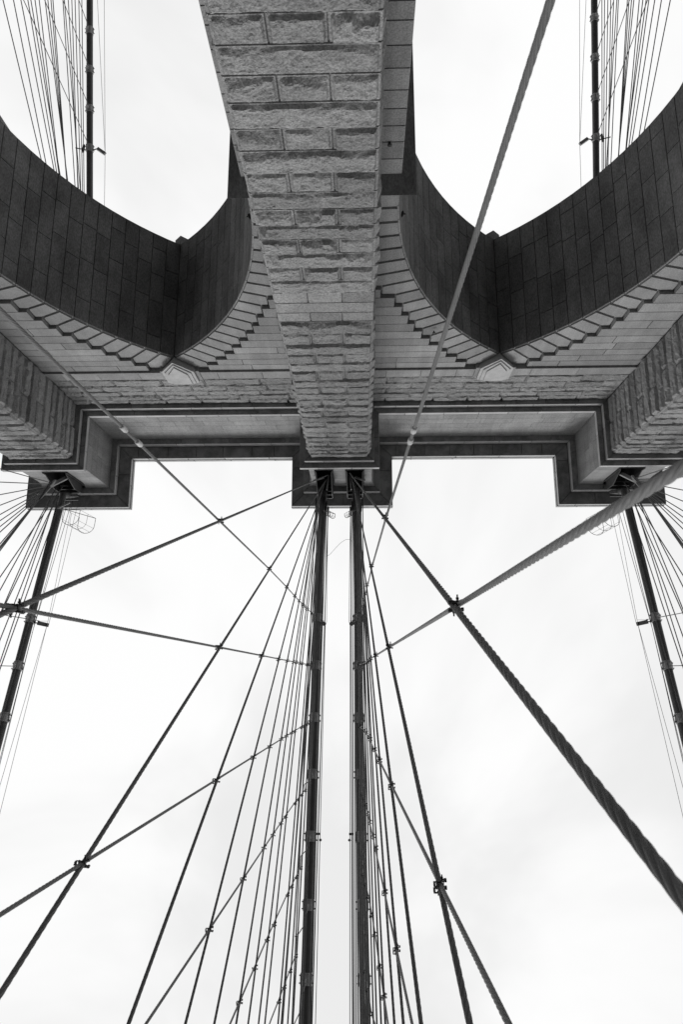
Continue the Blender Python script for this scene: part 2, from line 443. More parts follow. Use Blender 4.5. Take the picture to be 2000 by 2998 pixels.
for rf in rfs: rf.build('quarry_faced_band', 'rough', tower, smooth=False)

# ---- buttresses
def buttress(x0, x1, side_l, side_r, near, front_lo, front_ext=True):
    fb = MB(); W_ = x1 - x0
    for i, (h0, h1) in enumerate(zip(C_BUT[:-1], C_BUT[1:])):
        three = (int(round((abs(h0 - 14.04) + 0.001) * 1000)) == 1) or ((C_BUT.index(h0) - C_BUT.index(14.04)) % 2 == 0)
        smooth = 19.3 < h0 < 21.1
        if h0 < front_lo:
            stp = 0.16
        else: stp = near
        if smooth: stp = 0.15
        if three:
            xs = [x0, x0 + W_ * rnd.uniform(.325, .345), x0 + W_ * rnd.uniform(.67, .69), x1]
        else: xs = [x0, x1]
        for a, b in zip(xs[:-1], xs[1:]):
            rough_block(fb, (a, -YB, h0), (1, 0, 0), (0, 0, 1), (0, 1, 0), b - a, h1 - h0, stp, 0.085, seed=i * 5 + int(x0) + int(a * 2), smooth=smooth, mg=0.05)
        for xx, sg, on in ((x0, -1, side_l), (x1, 1, side_r)):
            if not on: continue
            ys = [-YW, -YB] if i % 2 else [-YW, -YW + (YW - YB) * rnd.uniform(.4, .6), -YB]
            if h0 < on: s2 = 0.3
            else: s2 = 0.07
            if smooth: s2 = 0.2
            for a, b in zip(ys[:-1], ys[1:]):
                rough_block(fb, (xx, a, h0), (0, 1, 0), (0, 0, 1), (sg, 0, 0), b - a, h1 - h0, s2, 0.09, seed=i * 3 + 11 + int(a), smooth=smooth, mg=0.045)
    # lower shaft, backing and rear half
    fb.box(x0 + .03, x1 - .03, -YRB, -YB - 0.04, FLOOR, C_BUT[0]) if False else None
    fb.add([(x0, -YB, FLOOR), (x1, -YB, FLOOR), (x1, -YB, C_BUT[0]), (x0, -YB, C_BUT[0])], [(0, 3, 2, 1)])
    for xx in (x0, x1): fb.add([(xx, -YB, FLOOR), (xx, -YW, FLOOR), (xx, -YW, C_BUT[0]), (xx, -YB, C_BUT[0])], [(0, 1, 2, 3)])
    fb.box(x0, x1, -YRB, -YR + 0.0, FLOOR, 35.67)
    if abs(x0) > 10:
        xo = x0 if x0 < 0 else x1; sg = -1 if x0 < 0 else 1
        fb.add([(xo, -YB, C_BUT[0]), (xo, -YB, 35.67), (xo, -YR, 35.67), (xo, -YR, FLOOR), (xo, -YB, FLOOR)], [(0, 1, 2, 3, 4)])
    return fb.build('buttress', 'rough', tower)
b = buttress(-BX, BX, 26.0, 15.0, 0.042, 9.3)
b['label'] = 'rough-faced buttress on the middle pier'
b = buttress(-SX1, -SX0, 0, 25.0, 0.055, 27.0)
b['label'] = 'rough-faced buttress at the left end'
b = buttress(SX0, SX1, 25.0, 0, 0.055, 27.0)
b['label'] = 'rough-faced buttress at the right end'

# ---- imposts (sloped corbel bands round each pier at the springing)
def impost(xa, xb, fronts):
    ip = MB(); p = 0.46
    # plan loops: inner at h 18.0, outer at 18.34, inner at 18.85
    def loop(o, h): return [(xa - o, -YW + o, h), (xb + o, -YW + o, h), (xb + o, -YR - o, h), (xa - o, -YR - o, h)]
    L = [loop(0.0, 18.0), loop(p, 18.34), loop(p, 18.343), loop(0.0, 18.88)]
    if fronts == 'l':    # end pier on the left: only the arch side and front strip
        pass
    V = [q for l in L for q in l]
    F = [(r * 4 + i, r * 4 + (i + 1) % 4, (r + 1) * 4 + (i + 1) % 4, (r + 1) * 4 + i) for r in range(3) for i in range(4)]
    ip.add(V, F, 0.8)  # darker tone paints extra shade into the impost undersides
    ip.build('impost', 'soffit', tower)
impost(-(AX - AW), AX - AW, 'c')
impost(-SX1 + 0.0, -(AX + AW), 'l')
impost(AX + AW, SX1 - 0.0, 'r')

# ---- mouldings, frieze and cornice following the plan
PLAN = [(-SX1, -YRB), (-SX1, -YB), (-SX0, -YB), (-SX0, -YW), (-BX, -YW), (-BX, -YB), (BX, -YB), (BX, -YW), (SX0, -YW), (SX0, -YB), (SX1, -YB),
        (SX1, -YRB), (SX0, -YRB), (SX0, -YR), (BX, -YR), (BX, -YRB), (-BX, -YRB), (-BX, -YR), (-SX0, -YR), (-SX0, -YRB)]
def offp(o):
    n = len(PLAN); r = []
    for i in range(n):
        a, b_, c = PLAN[i - 1], PLAN[i], PLAN[(i + 1) % n]
        def nr(p, q):
            dx, dy = q[0] - p[0], q[1] - p[1]; l = math.hypot(dx, dy); return (-dy / l, dx / l)
        n1, n2 = nr(a, b_), nr(b_, c)
        r.append((b_[0] + o * (n1[0] + n2[0]), b_[1] + o * (n1[1] + n2[1])))
    return r
def strip(mb, a, b_, lo=None, hi=None, g=0.01, dg=0.02):
    """stones of one moulding face from profile point a=(off,h) to b"""
    A, B = offp(a[0]), offp(b_[0]); n = len(PLAN)
    for i in range(n):
        j = (i + 1) % n
        front = PLAN[i][1] > -YR and PLAN[j][1] > -YR
        P0, P1, Q0, Q1 = [np.array((*p, h)) for p, h in ((A[i], a[1]), (A[j], a[1]), (B[i], b_[1]), (B[j], b_[1]))]
        nr = np.cross(P1 - P0, Q0 - P0); nl = np.linalg.norm(nr)
        if nl < 1e-6: continue
        d = np.array((PLAN[j][0] - PLAN[i][0], PLAN[j][1] - PLAN[i][1], 0)); d /= np.linalg.norm(d)
        on = np.array((-d[1], d[0], 0))
        nrm = nr / nl
        # outward is on + down
        if nrm @ (on - np.array((0, 0, 1.0))) < 0 if abs(nrm[2]) > .5 else nrm @ on < 0: nrm = -nrm
        if lo and front:
            L = np.linalg.norm(P1 - P0); c = [0.0]; q_ = rnd.uniform(1.0, 1.5)
            while q_ < L - 1.0: c.append(q_ / L); q_ += rnd.uniform(lo, hi)
            c.append(1.0)
            for t0, t1 in zip(c[:-1], c[1:]):
                L2 = np.linalg.norm(Q1 - Q0)
                # keep joints square to the wall: cut by position along d
                def at(P_, Q_, t, e):
                    if t <= 0: return P_
                    if t >= 1: return Q_
                    return None
                s0, s1 = t0 * L, t1 * L
                base = P0
                def pt(Pa, Pb, s_, e0):
                    if e0 == 0: return Pa
                    if e0 == 1: return Pb
                    k = (base + d * s_ - Pa) @ d
                    return Pa + d * k
                e_0 = 0 if t0 <= 0 else 2; e_1 = 1 if t1 >= 1 else 2
                poly = [pt(P0, P1, s0, e_0), pt(P0, P1, s1, e_1), pt(Q0, Q1, s1, e_1), pt(Q0, Q1, s0, e_0)]
                plate(mb, poly, nrm, g, dg, tone=rnd.uniform(.85, 1.15))
        else:
            mb.add([P0, P1, Q1, Q0], [(0, 1, 2, 3)])
mo = MB(); mf = MB()
for a, b_, lo, hi in (((0, 35.67), (.30, 35.67), 1.5, 1.9), ((.30, 35.67), (.30, 36.03), 1.5, 2.4), ((.30, 36.03), (.58, 36.03), 1.5, 1.9), ((.58, 36.03), (.58, 36.33), 1.5, 2.2), ((.58, 36.33), (.2, 36.62), None, None)):
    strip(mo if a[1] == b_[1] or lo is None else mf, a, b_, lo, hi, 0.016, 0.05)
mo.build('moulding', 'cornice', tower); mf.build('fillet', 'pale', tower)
fz = MB()
HF = [36.62, 37.35, 38.05, 38.78, 39.5]
HOLES = [(-1.42, -0.46), (0.32, 1.30), (-16.85, -15.55), (15.55, 16.85)]
H_SILL = 37.6
F0 = offp(0.2); n = len(PLAN)
for i in range(n):
    j = (i + 1) % n; P0, P1 = F0[i], F0[j]
    d = np.array((P1[0] - P0[0], P1[1] - P0[1], 0.)); L = np.linalg.norm(d); d /= L; on = (-d[1], d[0], 0)
    frontseg = abs(P0[1] - P1[1]) < 1e-6 and abs(P0[1] + YB - 0.2) < 1e-3
    for h0, h1 in zip(HF[:-1], HF[1:]):
        spans = [(0, L)]
        if frontseg and h1 > H_SILL:
            for xa, xb in HOLES:
                ns = []
                for s0, s1 in spans:
                    a, b_ = xa - P0[0], xb - P0[0]
                    if a > s0 and b_ < s1: ns += [(s0, a), (b_, s1)]
                    else: ns.append((s0, s1))
                spans = ns
        for s0, s1 in spans:
            cs = cuts(s0, s1, 1.5, 2.2, rnd.random() * .5)
            for a, b_ in zip(cs[:-1], cs[1:]):
                A = np.array((*P0, 0)) + d * a; B = np.array((*P0, 0)) + d * b_
                z0, z1 = np.array((0, 0, h0)), np.array((0, 0, h1))
                plate(fz, [A + z0, B + z0, B + z1, A + z1], on, 0.011, 0.03, tone=rnd.uniform(.9, 1.08))
cav = [(0.2, 39.5), (0.205, 39.8), (0.225, 40.05), (0.265, 40.27), (0.32, 40.42), (0.39, 40.5)]
for a, b_ in zip(cav[:-1], cav[1:]):
    A, B = offp(a[0]), offp(b_[0])
    for i in range(n):
        j = (i + 1) % n; spans = [(0.0, 1.0)]
        if abs(A[i][1] - A[j][1]) < 1e-6 and abs(A[i][1] + YB - a[0]) < 1e-3:
            w_ = A[j][0] - A[i][0]
            for xa, xb in HOLES:
                ns = []
                for s0, s1 in spans:
                    u0, u1 = (xa - A[i][0]) / w_, (xb - A[i][0]) / w_
                    if u0 > s0 and u1 < s1: ns += [(s0, u0), (u1, s1)]
                    else: ns.append((s0, s1))
                spans = ns
        for s0, s1 in spans:
            q = lambda P_, s_, h: (P_[i][0] + (P_[j][0] - P_[i][0]) * s_, P_[i][1] + (P_[j][1] - P_[i][1]) * s_, h)
            fz.add([q(A, s0, a[1]), q(A, s1, a[1]), q(B, s1, b_[1]), q(B, s0, b_[1])], [(0, 1, 2, 3)])
fz.build('frieze', 'stone', tower)
co = MB(); cf = MB()
for a, b_, lo, hi in (((.39, 40.5), (.73, 40.5), 2.5, 3.5), ((.73, 40.5), (.73, 41.0), 1.6, 2.4), ((.73, 41.0), (1.48, 41.0), 0.9, 2.0), ((1.48, 41.0), (1.48, 41.34), 2.2, 3), ((1.51, 41.34), (1.51, 41.62), 2.2, 3)):
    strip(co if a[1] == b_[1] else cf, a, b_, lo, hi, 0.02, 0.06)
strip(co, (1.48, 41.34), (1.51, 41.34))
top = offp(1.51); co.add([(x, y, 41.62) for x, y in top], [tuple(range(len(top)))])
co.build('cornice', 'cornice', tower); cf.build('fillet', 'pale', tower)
for xa, xb in HOLES:
    po = MB(); y0, y1 = -YB + 0.2 + .004, -YB - 2.6
    po.add([(xa, y0, H_SILL), (xb, y0, H_SILL), (xb, y1, H_SILL + .2), (xa, y1, H_SILL + .2), (xa, y0, 40.5), (xb, y0, 40.5), (xb, y1, 40.5), (xa, y1, 40.5)],
           [(0, 1, 2, 3), (4, 5, 6, 7), (0, 3, 7, 4), (1, 2, 6, 5), (3, 2, 6, 7)])
    po.box(xa - .04, xb + .04, y0, y0 + 0.06, H_SILL - 0.10, H_SILL - 0.02)
    po.box(xa - .05, xa + .03, y0 + .004, y0 + 0.10, H_SILL - 0.02, 40.3)
    po.box(xb - .03, xb + .05, y0 + .004, y0 + 0.10, H_SILL - 0.02, 40.3)
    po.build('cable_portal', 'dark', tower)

# ------------------------------------------------------------------ cables
def cab_h(y):
    if y > -11.2: return 39.2 - 0.344 * (y + 10.5)
    return 38.8 - 0.215 * (-y - 30.7)
XL = ([-45, -23.9, -17.5, -11.2, -10.5, -2.8, 2, 7, 13, 30], [-1.0, -1.0, -1.0, -1.02, -1.02, -1.16, -1.15, -1.17, -1.18, -1.2])
XR = ([-45, -23.9, -17.5, -11.2, -10.5, -2.8, 2, 7, 13, 30], [.85, .85, .85, .85, .85, .96, .98, 1.06, 1.16, 1.2])
def inner_x(sg, y):
    t = XL if sg < 0 else XR
    return float(np.interp(y, t[0], t[1]))
BANDS = [-2.81, -0.40, 2.05, 4.50, 6.97, 9.45, 11.9]
BACKB = [-33.1, -35.6, -38.1, -40.6, -43.1]
def cable(xf, ys_bands, label, gname):
    root = thing('main_cable', (xf(0), 0, cab_h(0)), label, 'cable', 'main suspension cables')
    ys = list(np.linspace(24, -11.2, 36)) + [-12.5, -15, -17.5, -20, -22.5, -24] + list(np.linspace(-26, -75, 26))
    hs = []
    for y in ys:
        if -24 < y < -11.2: hs.append(np.interp(y, [-24, -22.5, -20, -17.5, -15, -12.5, -11.2], [40.24, 40.55, 40.85, 40.95, 40.6, 39.95, 39.44]))
        else: hs.append(cab_h(y))
    mb = MB(); mb.tube([(xf(y), y, h) for y, h in zip(ys, hs)], 0.205, 20)
    mb.build('wrapped_wire_strand', 'cable', root, smooth=True)
    for y in ys_bands:
        s = -0.344 if y > -11.2 else 0.215
        d = np.array((0, 1, s)); d /= np.linalg.norm(d); c = np.array((xf(y), y, cab_h(y)))
        bm = MB(); bm.tube([c - d * .22, c - d * .22 + d * .04, c - d * .17, c + d * .17, c + d * .18, c + d * .22], [.245, .245, .225, .225, .245, .245], 16)
        nn = np.cross(d, (1, 0, 0))
        for q in (-1, 1):
            bm.box(c[0] + q * .22 - .03, c[0] + q * .22 + .03, c[1] - .19, c[1] + .19, c[2] - .04, c[2] + .04)
        bd = bm.build('cable_band', 'band', root)
        for q in (-1, 1):
            for e in (-.13, .13):
                p = c + d * e + np.array((q * .265, 0, 0)); bo = MB(); bo.bar(p - nn * .09, p + nn * .09, .025); bo.bar(p + nn * .04, p + nn * .07, .045); bo.bar(p - nn * .07, p - nn * .04, .045)
                o = bo.build('bolt', 'iron', root); o.parent = bd
        p = c + np.array((0, 0, -.27)); rg_ = [(p[0], p[1] + .085 * math.cos(t), p[2] + .085 * math.sin(t)) for t in np.linspace(0, 2 * math.pi, 13)[:-1]]
        bo = MB(); bo.tube(rg_, .028, 6, closed=True); o = bo.build('eye', 'band', root); o.parent = bd
    return root
CAB = {}
CAB['il'] = cable(lambda y: inner_x(-1, y), BANDS, 'left cable of the close middle pair, dark and wrapped', 'il')
CAB['ir'] = cable(lambda y: inner_x(1, y), BANDS, 'right cable of the close middle pair, dark and wrapped', 'ir')
CAB['ol'] = cable(lambda y: -16.25, BANDS[:5] + BACKB, 'outer dark cable over the left end of the tower, seen again through the arch', 'ol')
CAB['or'] = cable(lambda y: 16.2, BANDS[:5] + BACKB, 'outer dark cable over the right end of the tower, seen again through the arch', 'or')

# ------------------------------------------------------------------ wire ropes
ORD = ['first', 'second', 'third', 'fourth', 'fifth', 'sixth', 'seventh', 'eighth', 'ninth', 'tenth', 'eleventh', 'twelfth', 'thirteenth', 'fourteenth',
       'fifteenth', 'sixteenth', 'seventeenth', 'eighteenth', 'nineteenth', 'twentieth', 'twenty-first', 'twenty-second', 'twenty-third', 'twenty-fourth']
EYEP = np.array((CX, 0.0, 0.0))
def rope(name, A, B, r, m, label, cat, group, lay=0.60, twist=True, hand=1, mids=()):
    """laid wire rope, stranded in the mesh where it passes near, plainer far off"""
    A = np.array(A, float); B = np.array(B, float); L = np.linalg.norm(B - A); d = (B - A) / L
    t = (EYEP - A) @ d; dist = np.linalg.norm(A + d * np.clip(t, 0, L) - EYEP)
    PL = np.array([A, *mids, B]); SL = np.concatenate(([0], np.cumsum(np.linalg.norm(np.diff(PL, axis=0), axis=1)))); L = SL[-1]
    at_ = lambda x: np.array([np.interp(min(x, L), SL, PL[:, c_]) for c_ in range(3)])
    mb = MB()
    if twist and dist < 22:
        s = [0.0]; ph = [0.0]; fl = []
        while s[-1] < L:
            q = np.linalg.norm(at_(s[-1]) - EYEP)
            far = q >= 19
            st_ = 0.35 if far else (lay / 40 if q < 6 else lay / 28 if q < 13 else lay / 20)
            fl.append(1.0 if far else 0.0)
            s.append(s[-1] + st_); ph.append(ph[-1] + (0 if far else 2 * math.pi * st_ / lay * hand))
        fl.append(fl[-1])
        k = 36 if dist < 7 else 24 if dist < 13 else 18
        s[-1] = L
        mb.tube([at_(x) for x in s], r, k, lobes=6, phase=ph, flat=fl)
    else:
        mb.tube([A, (A + B) / 2, B], r, 8)
    o = mb.build(name, m, None, origin=(B[0], B[1], B[2] + EYE), smooth=True)
    return tag(o, label, cat, group)

def closest(a0, a1, b0, b1):
    u = a1 - a0; v = b1 - b0; w = a0 - b0
    a, b, c, d, e = u @ u, u @ v, v @ v, u @ w, v @ w; D = a * c - b * b
    s = (b * e - c * d) / D; t = (a * e - b * d) / D
    return a0 + u * s, b0 + v * t, s, t
STAY_END = {-1: [(-2.1, 1.9), (-2.08, 5.81), (-2.07, 9.84), (-2.02, 13.65), (-1.95, 17.1), (-1.84, 21.21), (-1.71, 24.37), (-1.67, 27.97), (-1.64, 30.6), (-1.53, 38.51), (-1.49, 41.9),
                 (-1.42, 46.76), (-1.33, 52.6), (-1.26, 58.57), (-1.17, 65.58), (-1.05, 74.52), (-1.0, 79), (-.95, 84), (-1.3, 34.6), (-1.2, 90), (-1.2, 98), (-1.1, 108)],
            1: [(2.09, 1.77), (2.12, 5.34), (2.13, 9.15), (2.11, 12.63), (2.06, 15.72), (1.97, 20.92), (1.87, 23.6), (1.83, 27.79), (1.78, 31.5), (1.7, 36.5), (1.6, 41.5),
                (1.5, 47), (1.42, 53), (1.35, 59), (1.28, 66), (1.2, 74.5), (1.1, 79), (1.05, 84), (1.4, 34.6), (1.2, 90), (1.2, 98), (1.1, 108)]}
ST_T = {-1: (np.array((-.69, -11.2, 38.74)), np.array((-1.3, -9.8, 38.5))), 1: (np.array((.5, -11.2, 38.4)), np.array((1.15, -9.8, 38.4)))}
SUS_Q = {-1: [(-1.86, -2.93, 5.16), (-1.85, -0.55, 5.66), (-1.83, 1.89, 6.17), (-1.72, 4.41, 10.25), (-1.57, 6.81, 15.88), (-1.42, 9.12, 21.3), (-1.35, 11.6, 25.)],
         1: [(1.93, -2.81, 2.44), (1.95, -0.53, 1.81), (1.88, 1.83, 4.33), (1.72, 4.33, 10.17), (1.58, 6.63, 15.53), (1.44, 9.15, 21.3), (1.36, 11.6, 25.)]}
stays = {}; susps = {}; cross = {}
NAMES = {-1: 'left', 1: 'right'}
for sg in (-1, 1):
    side = NAMES[sg]; T0, T1 = ST_T[sg]; stays[sg] = []; susps[sg] = []
    for i, (ex_, ey_) in enumerate(STAY_END[sg]):
        t = min(1, i / 6); A = T0 * (1 - t) + T1 * t
        if i > 5: A = np.array((inner_x(sg, -10.5) + sg * ((0.22 - 0.03 * (i - 6)) if i < 13 else (0.40 - 0.10 * ((i - 6) * 3 % 8))), -10.4 + 0.10 * (i - 6), 38.72 - .04 * (i % 3)))
        B = np.array((ex_, ey_, -EYE))
        L = np.linalg.norm(B - A); d = (B - A) / L
        near = ' passing closest overhead' if i == 0 else ''
        rope('stay_rope', A, B + d * 0.0, 0.0275 if i < 3 else 0.0245, 'stay', f'{ORD[i]} dark stay rope from the tower under the {side} middle cable',
             'stay rope', f'stay ropes fanning under the {side} middle cable')
        stays[sg].append((A, B))
        # socket at the tower end (rests on the saddle: its own fitting, part of the rope)
    for i, q in enumerate(SUS_Q[sg]):
        y = BANDS[i]; A = np.array((inner_x(sg, y), y, cab_h(y) - .36)); Q = np.array(q)
        B = Q + (Q - A) * (Q[2] + EYE) / (A[2] - Q[2])
        mids = []
        for a0, a1 in stays[sg]:
            pa, pb, s1, t1 = closest(a0, a1, A, B)
            if 0.02 < s1 < 0.99 and 0.03 < t1 < 0.97 and np.linalg.norm(pa - pb) < 0.22:
                gv = pb - pa; gl = np.linalg.norm(gv); mids.append((t1, pa + gv / max(gl, 1e-6) * min(gl, 0.05), pa))
        mids.sort(key=lambda m_: m_[0])
        keep = []
        for m_ in mids:
            if not keep or m_[0] - keep[-1][0] > 0.012: keep.append(m_)
        cross[(sg, i)] = [m_[2] for m_ in keep]
        keep = sorted(keep + [((A[2] - Q[2]) / (A[2] - B[2]), Q, Q)], key=lambda m_: m_[0])
        o = rope('suspender_rope', A, B, 0.0215, 'susp', f'{ORD[i]} pale suspender rope from the tower under the {side} middle cable',
                 'suspender rope', f'suspender ropes of the {side} middle cable', lay=0.42, hand=-1, mids=[m_[1] for m_ in keep])
        susps[sg].append((A, B))
        if i == 0:
            for z in ((8.0, 8.55) if sg < 0 else (7.85, 8.25)):
                pl = np.array([A, *[m_[1] for m_ in keep], B])[::-1]; zz = lambda h_: np.array([np.interp(h_, pl[:, 2], pl[:, c_]) for c_ in range(3)]); c = zz(z); d = zz(z) - zz(z + .1); d /= np.linalg.norm(d)
                f = MB(); f.tube([c - d * .09, c - d * .06, c + d * .06, c + d * .09], [.026, .036, .036, .026], 12)
                fo = f.build('ferrule', 'band', None, origin=(B[0], B[1], B[2] + EYE), smooth=True)
                fo.parent = o; fo.location = (0, 0, 0)

# clamps where stays and suspenders cross
def u_bolt(c, along, side_, norm, w, l):
    """points of a U-bolt of width w: legs run along `norm`, bend round the rope lying along `along`"""
    pts = [c + side_ * w + norm * l]
    for a in np.linspace(0, math.pi, 9): pts.append(c + side_ * w * math.cos(a) - norm * w * math.sin(a))
    pts.append(c - side_ * w + norm * l)
    return pts
nclamp = 0
def clamp(p, ds, dv, near, label, grp, sc=1.0):
    """two interlocked u-bolts with nuts and thread ends, turned to the two ropes"""
    root = thing('rope_clamp', p, label, 'clamp', grp)
    p = np.array(p); ds = ds / np.linalg.norm(ds); dv = dv / np.linalg.norm(dv)
    nrm = np.cross(ds, dv); nrm /= np.linalg.norm(nrm)
    k = 8 if near else 5; r = 0.0105 * sc
    sides = []
    for dr, sgn in ((ds, 1), (dv, -1)):
        s_ = np.cross(nrm, dr); s_ /= np.linalg.norm(s_)
        sides.append(s_)
        mb = MB()
        for e in ((-.03, .03) if near else (0,)):
            mb.tube(u_bolt(p + dr * (e + .03 * sgn) + nrm * .012 * sgn, dr, s_, nrm * sgn, 0.043 * sc, 0.05), r, k)
        for q in (-1, 1):
            c = p + dr * .03 * sgn + s_ * .043 * q * sc + nrm * sgn * .055; mb.bar(c - nrm * .009, c + nrm * .009, .03, .03, up=tuple(dr))
        mb.build('u_bolt', 'iron', root, smooth=False)
    mb = MB()
    a = (sides[0] + dv); a /= np.linalg.norm(a)
    for e in (-1, 1):
        c = p + nrm * .02 * e + ds * .035 * e
        mb.bar(c - sides[0] * .105 * e * sc, c + sides[0] * .06 * e * sc, .015 * sc, .015 * sc)
        mb.bar(c - sides[0] * .072 * e * sc, c - sides[0] * .052 * e * sc, .03 * sc, .03 * sc)
        if near: mb.bar(p - sides[0] * .05 * sc + nrm * .03 * e, p + sides[0] * .05 * sc + nrm * .03 * e, .010, .026)
    mb.build('threaded_bolt', 'iron', root)
    return root
for sg in (-1, 1):
    for j, (b0, b1) in enumerate(susps[sg]):
        for i, (a0, a1) in enumerate(stays[sg]):
            pa, pb, s, t = closest(a0, a1, b0, b1)
            if not (0.02 < s < 0.99 and 0.0 < t < 0.98) or not any(np.linalg.norm(pa - q_) < 1e-6 for q_ in cross[(sg, j)]): continue
            if pa[2] > 33.5 - j or pa[2] < 1.2: continue
            # keep to what the camera's field can show
            if pa[1] / pa[2] > 0.46 or abs(pa[0] - CX) / pa[2] > 0.62: continue
            gv = pb - pa; gl = np.linalg.norm(gv); p = pa + gv / max(gl, 1e-6) * min(gl, .05) / 2; near = np.linalg.norm(p - EYEP) < 20
            clamp(p, a1 - a0, b1 - b0, near, f'iron clamp joining {ORD[i]} stay and {ORD[j]} suspender under the {NAMES[sg]} middle cable',
                  f'clamps where ropes cross below the {NAMES[sg]} middle cable', 0.72 if near else 0.9)

# outer fans
OUT_D = [-3.9, 0.9, 5.8, 10.2, 14.3, 17.1, 20.0, 22.8, 29.6, 31.3, 32.6, 34.1, 37.2, 48.6, 56.6, 63.9, 72.2, 81.6, 90.0, 110, 128]
for sg in (-1, 1):
    side = NAMES[sg]; cx_ = -16.25 if sg < 0 else 16.2
    for i, dy in enumerate(OUT_D):
        if i < 12:
            t = i / 11; A = np.array((cx_ + sg * 0.02, -10.5 + 1.0 * t, 37.6 - 1.1 * t))
        else:
            A = np.array((cx_ + sg * (0.42 - 0.13 * ((i * 2) % 5) - (0.28 if i > 18 else 0)), -10.6 + 0.12 * (i - 12), 38.7))
        B = np.array((cx_ + sg * 0.25, dy, -7.0))
        rope('stay_rope', A, B, 0.027, 'stay', f'{ORD[i]} thin dark stay from the tower under the outer {side} cable', 'stay rope',
             f'stay ropes fanning under the outer {side} cable')
    for i in range(5):
        y = BANDS[i]; A = (cx_, y, cab_h(y) - .36)
        rope('suspender_rope', A, (cx_ + sg * 0.3, y, -7.0), 0.0225, 'susp', f'{ORD[i]} suspender from the tower dropping from the outer {side} cable', 'suspender rope',
             f'suspender ropes of the outer {side} cable')
# fans on the far side of the tower, seen through the arches
def line_h(y0, h0, y1, h1, h): return y0 + (y1 - y0) * (h - h0) / (h1 - h0)
BL = [((-32.07, 27.17), (-28.96, 30.61)), ((-33.05, 28.01), (-29.5, 31.2)), ((-33.78, 28.64), (-30.15, 31.9)), ((-34.49, 29.26), (-30.53, 32.31)), ((-34.81, 29.53), (-30.83, 32.63)),
      ((-35.25, 29.92), (-30.92, 32.72)), ((-35.72, 30.32), (-31.1, 32.91)), ((-36.39, 30.89), (-31.82, 33.69)), ((-36.72, 31.18), (-31.91, 33.79)), ((-37.09, 31.5), (-32.01, 33.89)),
      ((-37.33, 31.71), (-32.1, 33.99)), ((-38.6, 32.8), (-33.07, 35.03)), ((-38.8, 32.97), (-33.48, 35.47)), ((-39.32, 33.42), (-33.55, 35.55)), ((-39.8, 33.84), (-33.68, 35.69)),
      ((-40.26, 34.23), (-34.05, 36.08)), ((-40.8, 34.7), (-34.37, 36.43)), ((-41.25, 35.09), (-34.65, 36.72))]
for sg in (-1, 1):
    side = NAMES[sg]; cx_ = -16.2 if sg < 0 else 16.2
    for i, ((y0, h0), (y1, h1)) in enumerate(BL):
        dh = -0.55 if sg > 0 and i < 11 else -0.1 if sg > 0 else 0
        yd = line_h(y0, h0, y1, h1, -7.0)
        ht = h0 + (h1 - h0) * (-23.9 - y0) / (y1 - y0)
        rope('stay_rope', (cx_, -23.9, ht), (cx_, yd, -7.0), 0.027, 'stay', f'{ORD[i]} stay wire from the arch edge behind the {side} arch', 'stay rope',
             f'stay ropes behind the {side} arch')
    for i, y in enumerate(BACKB):
        rope('suspender_rope', (cx_, y, cab_h(y) - .36), (cx_ - sg * 2.2, y, -7.0), 0.0235, 'stay', f'{ORD[i]} suspender nearest the tower crossing the wires behind the {side} arch', 'suspender rope',
             f'suspender ropes behind the {side} arch')

